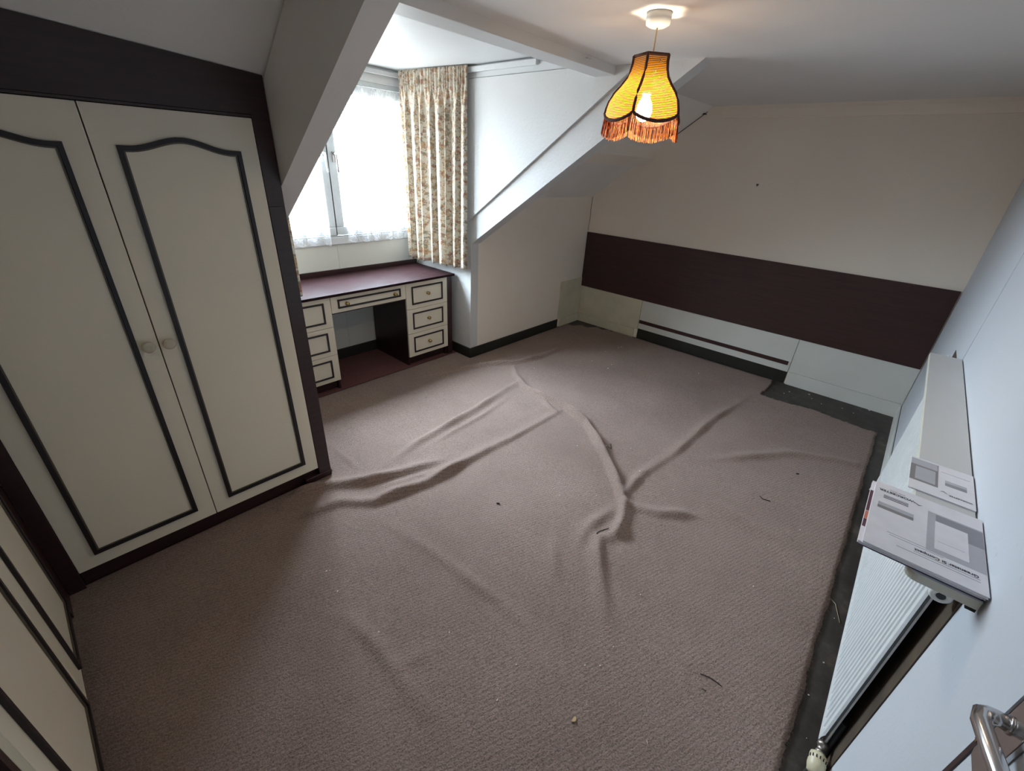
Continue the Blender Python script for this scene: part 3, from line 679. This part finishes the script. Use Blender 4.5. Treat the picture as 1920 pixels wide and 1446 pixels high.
sw = MB().tube([(1.337, yb2-0.096, Z1+0.0008), (1.332, yb2-0.090, Z1+0.0008), (1.338, yb2-0.084, Z1+0.0008), (1.343, yb2-0.076, Z1+0.0008)], [0.0003, 0.0011, 0.0009, 0.0004], 6).build('logo_swoosh', 'greyprint', b1)
B2 = (1.448, 1.648, -0.338, -0.200); Zb = SZ1+0.004
b4 = magazine(*B2, SZ1+0.0002, Zb, 'small boiler leaflet lying on its own on the shelf')
patch(b4, 1.500, 1.640, -0.262, -0.2005, 'brownprint', 1, Zb); patch(b4, 1.510, 1.590, -0.256, -0.212, 'midprint', 2, Zb); patch(b4, 1.600, 1.6395, -0.260, -0.2005, 'midprint', 2, Zb)
patch(b4, 1.530, 1.560, -0.322, -0.277, 'greyprint', 1, Zb); patch(b4, 1.545, 1.560, -0.322, -0.277, 'midprint', 2, Zb)
text('WORCESTER', 0.009, (1.482, -0.332, Zb+0.0003), 'black', b4, 0.048, True)
MB().tube([(1.486, -0.268, Zb+0.0006), (1.490, -0.274, Zb+0.0006), (1.482, -0.281, Zb+0.0006)], [0.0003, 0.0009, 0.0004], 6).build('logo_swoosh', 'greyprint', b4)
MB().box(1.605, 1.6065, -0.330, -0.268, Zb+0.0001, Zb+0.0003).build('printed_line', 'greyprint', b4)

# ------------------------------------------------------------------ pendant lamp
LX, LY = 1.899, 1.023
lp = empty('pendant_lamp', (LX, LY, 1.83), 'pendant lamp with a yellow woven fringed shade, lit', 'lamp')
MB().lathe((LX, LY, ZC-0.0005), (0, 0, -1), [(0.046, 0), (0.047, 0.018), (0.044, 0.036), (0.030, 0.043), (0.006, 0.045)], 28).build('ceiling_rose', 'white_pl', lp)
MB().tube([(LX, LY, ZC-0.045), (LX, LY, 2.05)], 0.0028, 8).build('flex', 'flex', lp)
MB().lathe((LX, LY, 2.055), (0, 0, -1), [(0.008, 0), (0.016, 0.012), (0.018, 0.05), (0.018, 0.062)], 18).build('lampholder', 'white_pl', lp)
MB().lathe((LX, LY, 1.9935), (0, 0, -1), [(0.013, 0), (0.016, 0.010), (0.028, 0.034), (0.032, 0.058), (0.028, 0.076), (0.015, 0.090), (0.004, 0.094)], 24).build('bulb', 'bulb', lp)
NP = 5; toc = math.atan2(-LY, -LX); A0 = toc - math.radians(15)   # one rib a little off the line of sight
PRF = [(0.070, 2.118), (0.070, 2.095), (0.074, 2.070), (0.084, 2.045), (0.104, 2.018), (0.128, 1.992), (0.143, 1.965), (0.151, 1.940), (0.155, 1.920)]
def shade_pt(k, s, prof_i):
    a0 = A0 + 2*math.pi*k/NP; a1 = a0 + 2*math.pi/NP
    r, z = PRF[prof_i]
    p0 = Vector((math.cos(a0), math.sin(a0), 0))*r; p1 = Vector((math.cos(a1), math.sin(a1), 0))*r
    q = p0.lerp(p1, s); q = q*(1 + 0.13*4*s*(1-s)*min(1, prof_i/3))
    return Vector((LX+q.x, LY+q.y, z))
def drop(s): return 0.026*math.sin(math.pi*s)**0.8
for k in range(NP):
    P = []; U = []; C = 15
    for i in range(len(PRF)):
        row = []; ur = []
        for j in range(C):
            s = j/(C-1); q = shade_pt(k, s, i)
            if i == len(PRF)-1: q.z -= drop(s)
            row.append(q); ur.append((s*0.18*(PRF[i][0]/0.15), (2.118-q.z)))
        P.append(row); U.append(ur)
    g = MB().grid(P, [[(u*20, v_*20) for (u, v_) in r] for r in U])
    pn = g.build('shade_panel', 'shade', lp, normals=False)
    rib = MB().tube([shade_pt(k, 0, i) + Vector((math.cos(A0+2*math.pi*k/NP), math.sin(A0+2*math.pi*k/NP), 0))*0.001 for i in range(len(PRF))], 0.0056, 8).build('shade_rib', 'trimbraid', lp)
    hem = []
    for j in range(C):
        s = j/(C-1); q = shade_pt(k, s, len(PRF)-1); q.z -= drop(s); hem.append(q)
    MB().tube(hem, 0.0062, 8).build('hem_braid', 'trimbraid', lp)
MB().tube([shade_pt(k, s, 0) for k in range(NP) for s in (0, 0.5)] + [shade_pt(0, 0, 0)], 0.0048, 8).build('top_braid', 'trimbraid', lp)
fg = MB(); rg = random.Random(3)
for k in range(NP):
    N = 54
    for j in range(N):
        s = (j+0.5)/N; q = shade_pt(k, s, len(PRF)-1); z0 = q.z-drop(s)-0.002
        q2 = Vector((LX, LY, 0)).lerp(Vector((q.x, q.y, 0)), 1.02+0.05*rg.random()); ln = 0.058 + 0.006*rg.random()
        w = 0.0009+0.0005*rg.random(); a = math.atan2(q.y-LY, q.x-LX); tx, ty = -math.sin(a)*w, math.cos(a)*w
        b0 = len(fg.v); nx, ny = math.cos(a)*0.0008, math.sin(a)*0.0008
        for (cx, cy, cz) in ((q.x, q.y, z0), (q2.x+tx*rg.uniform(-2, 2), q2.y+ty*rg.uniform(-2, 2), z0-ln)):
            fg.v += [(cx-tx-nx, cy-ty-ny, cz), (cx+tx-nx, cy+ty-ny, cz), (cx+nx, cy+ny, cz)]
        fg.f += [(b0, b0+1, b0+4, b0+3), (b0+1, b0+2, b0+5, b0+4), (b0+2, b0, b0+3, b0+5)]
fo = fg.build('fringe', 'fringe', lp); fo['kind'] = 'stuff'
sp = MB()
for k in range(3):
    a = 2*math.pi*k/3; sp.tube([(LX+0.018*math.cos(a), LY+0.018*math.sin(a), 2.045), (LX+0.066*math.cos(a), LY+0.066*math.sin(a), 2.100)], 0.0015, 6)
sp.build('shade_spider', 'steel', lp)

# ------------------------------------------------------------------ carpet
RIDGES = [  # pixel polylines on the floor, height, half width left and right of travel, height at the two ends
 ([(770,714),(840,699),(897,688),(967,683),(1013,672),(1050,655),(1093,637)], 0.030, 0.040, 0.017, 0.3, 0.5),
 ([(715,880),(740,862),(780,833),(840,800),(897,767),(947,733),(970,720)], 0.022, 0.026, 0.030, 0.15, 0.4),
 ([(790,845),(850,812),(905,782),(960,742)], 0.010, 0.020, 0.020, 0.1, 0.1),
 ([(585,965),(636,946),(703,946),(740,930),(800,910),(859,876),(915,846),(963,824)], 0.032, 0.050, 0.024, 0.5, 0.25),
 ([(940,834),(963,824),(1008,798),(1050,774)], 0.012, 0.04, 0.016, 0.6, 0.5),
 ([(560,924),(618,914),(685,907),(740,894),(822,868),(850,861)], 0.034, 0.050, 0.028, 0.7, 0.1),
 ([(690,920),(760,905),(830,880)], 0.010, 0.025, 0.025, 0.1, 0.1),
 ([(962,690),(968,708),(985,728),(1015,745),(1060,766),(1098,795),(1131,850),(1156,905),(1169,946),(1166,975),(1156,1005)], 0.040, 0.030, 0.022, 0.3, 0.6),
 ([(1005,738),(1030,765),(1060,792)], 0.012, 0.02, 0.02, 0.1, 0.1),
 ([(1160,995),(1140,1012),(1122,1014),(1119,1040),(1124,1085),(1133,1147),(1142,1200)], 0.024, 0.030, 0.036, 0.7, 0.1),
 ([(1152,955),(1110,985),(1090,1010),(1086,1040)], 0.016, 0.030, 0.034, 0.3, 0.1),
 ([(1172,930),(1188,908),(1207,890)], 0.022, 0.030, 0.022, 0.4, 0.3),
 ([(1207,890),(1267,850),(1333,790),(1367,768),(1413,740)], 0.016, 0.038, 0.024, 0.6, 0.15),
 ([(1300,867),(1383,860),(1477,853),(1560,864),(1617,877)], 0.018, 0.045, 0.030, 0.1, 0.6),
 ([(1175,952),(1233,967),(1320,972)], 0.022, 0.045, 0.024, 0.6, 0.1),
 ([(1285,920),(1433,1000),(1533,1023)], 0.007, 0.06, 0.06, 0.1, 0.1),
 ([(715,978),(770,1012),(833,1053),(933,1130),(983,1173),(1017,1293)], 0.009, 0.035, 0.026, 0.2, 0.1),
 ([(600,1150),(650,1163),(700,1207),(767,1300),(833,1377)], 0.009, 0.035, 0.024, 0.2, 0.1),
 ([(740,1262),(817,1217)], 0.006, 0.03, 0.02, 0.1, 0.1),
 ([(1033,990),(1043,1110)], 0.009, 0.03, 0.03, 0.1, 0.1),
 ([(618,835),(680,888)], 0.008, 0.02, 0.02, 0.2, 0.1),
 ([(630,745),(700,790),(780,840)], 0.004, 0.012, 0.012, 0.2, 0.2),
]
def build_carpet():
    step = 0.0125
    xs = np.arange(-0.345, 4.4999, step); ys = np.arange(-0.262, 3.17, step)
    X, Y = np.meshgrid(xs, ys, indexing='ij')
    rng = np.random.RandomState(4)
    # slow undulation
    Z = 0.009 + 0.003*np.sin(2.1*X+1.3*Y+0.4) * np.sin(1.7*Y-0.8*X) + 0.002*np.sin(5.1*X-2.2*Y)*np.sin(4.3*Y+1.1*X)
    Z = np.maximum(Z, 0.006)
    for (poly, h, wl, wr_, e0, e1) in RIDGES:
        pts = np.array([floor_hit(*q) for q in poly])
        # resample as smooth curve
        seg = np.linalg.norm(np.diff(pts, axis=0), axis=1); cum = np.r_[0, np.cumsum(seg)]; L = cum[-1]
        best = np.full(X.shape, 1e9); sgn = np.zeros(X.shape); tt = np.zeros(X.shape)
        for i in range(len(seg)):
            a, b = pts[i], pts[i+1]; d = (b-a)/seg[i]
            px, py = X-a[0], Y-a[1]; t = np.clip(px*d[0]+py*d[1], 0, seg[i])
            dx, dy = px-t*d[0], py-t*d[1]; dist = np.hypot(dx, dy); side = d[0]*py - d[1]*px
            mk = dist < best; best[mk] = dist[mk]; sgn[mk] = side[mk]; tt[mk] = (cum[i]+t)[mk]
        w = np.where(sgn > 0, wl, wr_)
        en = L*0.42
        g0 = np.clip(tt/en, 0, 1); g0 = g0*g0*(3-2*g0); g1 = np.clip((L-tt)/en, 0, 1); g1 = g1*g1*(3-2*g1)
        env = (e0+(1-e0)*g0)*(e1+(1-e1)*g1)
        mod = 1 + 0.18*np.sin(tt*17+h*400)
        Z = Z + 1.25*h*mod*env*np.exp(-(best/w)**2)
    Z += rng.normal(0, 0.0003, Z.shape)
    # footprint
    ej = 0.002*np.sin(X*37)+0.003*np.sin(X*11.3+1)+rng.normal(0, 0.0016, X.shape)
    right = -0.247 + ej + np.where(X < 1.25, 0.0, 0.0)
    far = np.where(Y < 0.60+0.02*np.sin(X*7), 4.075 + 0.02*np.sin(Y*9) + rng.normal(0, 0.004, X.shape), 4.470)
    far = np.where((Y > 2.35) & (Y < 2.9), np.minimum(far, 4.44 - 0.55*np.clip(Y-2.50, 0, 1) + 0.03*np.sin(Y*40)), far)
    top = np.where(X > 2.65, YK-0.022, np.where(X > 0.862, 3.075 - 0.0*X, YF+0.026))
    j0 = int(np.argmin(np.abs(ys+0.2375))); Y[:, j0] = right[:, j0]
    keep = (np.arange(len(ys))[None, :] >= j0) & (X < far) & (Y < top)
    # fall to the floor close to free edges
    idx = -np.ones(X.shape, int); verts = []; faces = []
    kq = keep[:-1, :-1] & keep[1:, :-1] & keep[:-1, 1:] & keep[1:, 1:]
    # the carpet is pressed flat along furniture and walls
    edge = np.minimum.reduce([np.clip((top-Y)/0.05, 0, 1), np.clip((far-X)/0.05, 0, 1), np.clip((X+0.345)/0.08, 0, 1), np.clip((Y-right)/0.06, 0, 1)])
    Zf = 0.008 + (Z-0.008)*edge
    under = (X > 0.69) & (X < 0.866) & (Y > YF-0.02) | (X < 0.87) & (Y > YF-0.008)
    Zf = np.where(under, 0.008, Zf)
    used = np.zeros(X.shape, bool)
    for (di, dj) in ((0, 0), (1, 0), (0, 1), (1, 1)): used[di:kq.shape[0]+di, dj:kq.shape[1]+dj] |= kq
    ids = np.argwhere(used); idx[used] = np.arange(len(ids))
    xx = X.copy(); yy = Y.copy()
    verts = np.c_[xx[used], yy[used], Zf[used]]
    I, J = np.nonzero(kq)
    faces = np.c_[idx[I, J], idx[I+1, J], idx[I+1, J+1], idx[I, J+1]]
    # skirt down to the floor along the border
    ec = {}
    for f in faces:
        for a in range(4):
            e_ = (f[a], f[(a+1) % 4]); k = (min(e_), max(e_)); ec[k] = None if k in ec else e_
    border = [e_ for e_ in ec.values() if e_]
    low = {}; extra = []
    nv = len(verts); skirt = []
    for (a, b) in border:
        for q in (a, b):
            if q not in low: low[q] = nv+len(extra); extra.append((verts[q][0], verts[q][1], 0.0005))
        skirt.append((b, a, low[a], low[b]))
    me = bpy.data.meshes.new('carpet')
    me.from_pydata(np.vstack([verts, np.array(extra)]).tolist(), [], faces.tolist()+skirt)
    for p_ in me.polygons: p_.use_smooth = True
    me.materials.append(M['carpet'])
    o = bpy.data.objects.new('carpet', me); COL.objects.link(o)
    fz = MB(); rg2 = random.Random(11)
    for k in range(900):
        x = rg2.uniform(-0.2, 4.05); y = -0.247 + 0.002*math.sin(x*37)+0.003*math.sin(x*11.3+1); ln = rg2.uniform(0.003, 0.011); sx = rg2.uniform(-0.004, 0.004); wd_ = rg2.uniform(0.0006, 0.0016); zt_ = rg2.uniform(0.002, 0.009)
        b0 = len(fz.v); fz.v += [(x-wd_, y+0.002, zt_), (x+wd_, y+0.002, zt_), (x+sx, y-ln, max(0.001, zt_-0.005)), (x, y+0.001, zt_-0.0014)]
        fz.f += [(b0, b0+1, b0+2), (b0, b0+2, b0+3), (b0+1, b0+3, b0+2)]
    BASE[o.name] = Vector((0, 0, 0)); fo2 = fz.build('frayed_edge', 'carpet', o); fo2['kind'] = 'stuff'
    tag(o, 'loose wrinkled brown carpet with frayed edges covering most of the floor', 'carpet')
    return X, Y, Zf, xs, ys
CX, CY, CZ, cxs, cys = build_carpet()
def carpet_z(x, y):
    i = int(np.clip(round((x-cxs[0])/0.0125), 0, len(cxs)-1)); j = int(np.clip(round((y-cys[0])/0.0125), 0, len(cys)-1)); return float(CZ[i, j])
tag(MB().box(XD0+0.02, XD1-0.015, 3.080, YW-0.014, 0.0003, 0.0035).build('carpet_offcut', 'carpet2', None), 'maroon carpet piece under the kneehole of the dressing table', 'carpet')

# ------------------------------------------------------------------ small marks and debris
hk = MB(); hk.box(XH-0.004, XH-0.0003, 1.216, 1.234, 1.662, 1.668); hk.tube([(XH-0.003, 1.232, 1.664), (XH-0.004, 1.226, 1.650)], 0.002, 6); hk.tube([(XH-0.003, 1.218, 1.664), (XH-0.004, 1.226, 1.650)], 0.002, 6)
tag(hk.build('picture_hook', 'soot', None), 'tiny dark picture hook left on the bare headboard wall', 'hook')
cbm = MB()
for k in range(7):
    a = random.uniform(0, 6.28); cbm.tube([(XH-0.02, 1.83, 2.20), (XH-0.03+0.03*math.cos(a), 1.83+0.055*math.sin(a), 2.20+0.03*math.cos(2*a))], [0.008, 0.003], 6)
tag(cbm.build('cable_stub', 'soot', None), 'frayed dark cable stub where the cornice ends at the sloping ceiling', 'cable')
ck = MB().tube([(XH-0.002, y, slope_z(y)-0.004) for y in np.linspace(1.80, 2.10, 6)], 0.003, 6).build('wall_crack', 'soot', bpy.data.objects['wall_back'])
ck2 = MB().tube([(XH-0.002, YK-0.004+0.003*math.sin(z*30), z) for z in np.linspace(1.07, 1.43, 10)], 0.002, 6).build('wall_crack', 'soot', bpy.data.objects['wall_back'])
for k, (px, py) in enumerate(((1089, 98), (1098, 99))):
    x = 2.34+0.03*k
    tag(MB().tube([(x, 1.6475, 2.236), (x, 1.632, 2.236), (x, 1.628, 2.243), (x, 1.632, 2.249)], 0.0022, 6).build('cup_hook', 'white_pl', None), 'small white cup hook on the lintel beam', 'hook', 'cup hooks on the lintel')

flakes = [(1049,928),(1213,908),(1183,840),(1082,836),(1135,843),(1199,886),(1151,937),(1181,945),(1262,919),(1247,935),(1118,929),(1268,970),(1500,994),(1412,1100),(1440,1022),(1201,1115),(1150,1213),(1100,1320),(968,1246),(933,1312),(938,1293),(842,1185),(710,1186),(1125,1248),(1097,1247),(932,1313),(1074,1353),(612,1070),(633,1108),(1140,690),(1135,659),(1160,652),(1165,650),(1110,676),(1147,683),(900,685),(915,687),(1002,690),(1310,700),(868,776),(670,868),(618,1069)]
for k, (px, py) in enumerate(flakes):
    x, y = floor_hit(px, py, 0.012); z = carpet_z(x, y)+0.0006
    s = random.uniform(0.0022, 0.005) * (1.0 if py > 850 else 1.6); a = random.uniform(0, 6.28); q = []
    for t in range(5):
        r_ = s*random.uniform(0.6, 1.2); q.append((x+r_*math.cos(a+t*1.257), y+0.6*r_*math.sin(a+t*1.257)))
    tag(MB().prism(q, 'z', z, z+0.0025).build('paint_flake', 'flake', None), 'tiny white paint flake lying on the brown carpet', 'flake', 'paint flakes on the carpet')
tag(MB().prism([(floor_hit(1076, 1353)[0]+0.010*math.cos(t)*(1+0.3*math.sin(3*t)), floor_hit(1076, 1353)[1]+0.006*math.sin(t)) for t in np.linspace(0, 5.6, 9)], 'z', carpet_z(*floor_hit(1076, 1353))+0.0006, carpet_z(*floor_hit(1076, 1353))+0.006).build('wood_chip', 'flake2', None), 'small golden wood chip lying on the carpet', 'debris')
def strand(pxs, r, mat, name, label, cat, group=None):
    pts = []
    for (px, py) in pxs:
        x, y = floor_hit(px, py, 0.012); onc = y > -0.24
        pts.append((x, y, (carpet_z(x, y) if onc else 0.0)+r+0.001))
    return tag(MB().tube(pts, r, 6).build(name, mat, None), label, cat, group)
strand([(1313,1263),(1330,1270),(1345,1280),(1353,1287)], 0.0016, 'thread', 'thread', 'long straight dark thread lying on the carpet', 'thread')
strand([(1118,1005),(1122,998),(1132,994),(1141,993)], 0.0022, 'thread', 'thread', 'dark thread lying over the fold in the carpet', 'thread')
strand([(1424,930),(1430,936),(1444,940)], 0.0022, 'thread', 'thread', 'dark curled thread in the flat of the carpet', 'thread')
strand([(1316,1291),(1324,1295)], 0.0014, 'thread', 'thread', 'very short dark thread beside the long one', 'thread')
strand([(1140,838),(1146,842),(1145,832)], 0.0022, 'thread', 'thread', 'short dark thread on the ridge of the carpet', 'thread')
strand([(931,943),(937,944)], 0.004, 'soot', 'dark_crumb', 'dark crumb on the pale middle of the carpet', 'crumb')
strand([(1493,888),(1498,889)], 0.004, 'soot', 'dark_crumb', 'dark crumb on the carpet towards the radiator', 'crumb')
strand([(1213,1387),(1216,1400)], 0.0012, 'straw', 'straw', 'pale straw lying on the carpet', 'straw')
strand([(1557,1118),(1568,1130),(1576,1165)], 0.0012, 'straw', 'straw', 'pale straw lying on the bare floor beside the radiator', 'straw')
for k, (px, py) in enumerate([(1517,740),(1522,748),(1480,735),(1470,738),(1579,766),(1540,758),(1600,775),(1630,770),(1595,1158),(1572,1230),(1516,1304),(1512,1385),(1564,1160),(1544,1243)]):
    x, y = floor_hit(px, py); s = random.uniform(0.004, 0.009)*(1 if py < 800 else 0.5)
    q = [(x+s*random.uniform(0.5, 1.2)*math.cos(t), y+s*random.uniform(0.5, 1.2)*math.sin(t)) for t in (0, 1.2, 2.5, 3.8, 5.0)]
    zz_ = 0.0005 if (x > 4.08 or y < -0.25) else carpet_z(x, y)+0.0006
    tag(MB().prism(q, 'z', zz_, zz_+0.003).build('plaster_crumb', 'flake', None), 'pale plaster crumb on the bare dark floor', 'crumb', 'plaster crumbs on the bare floor')
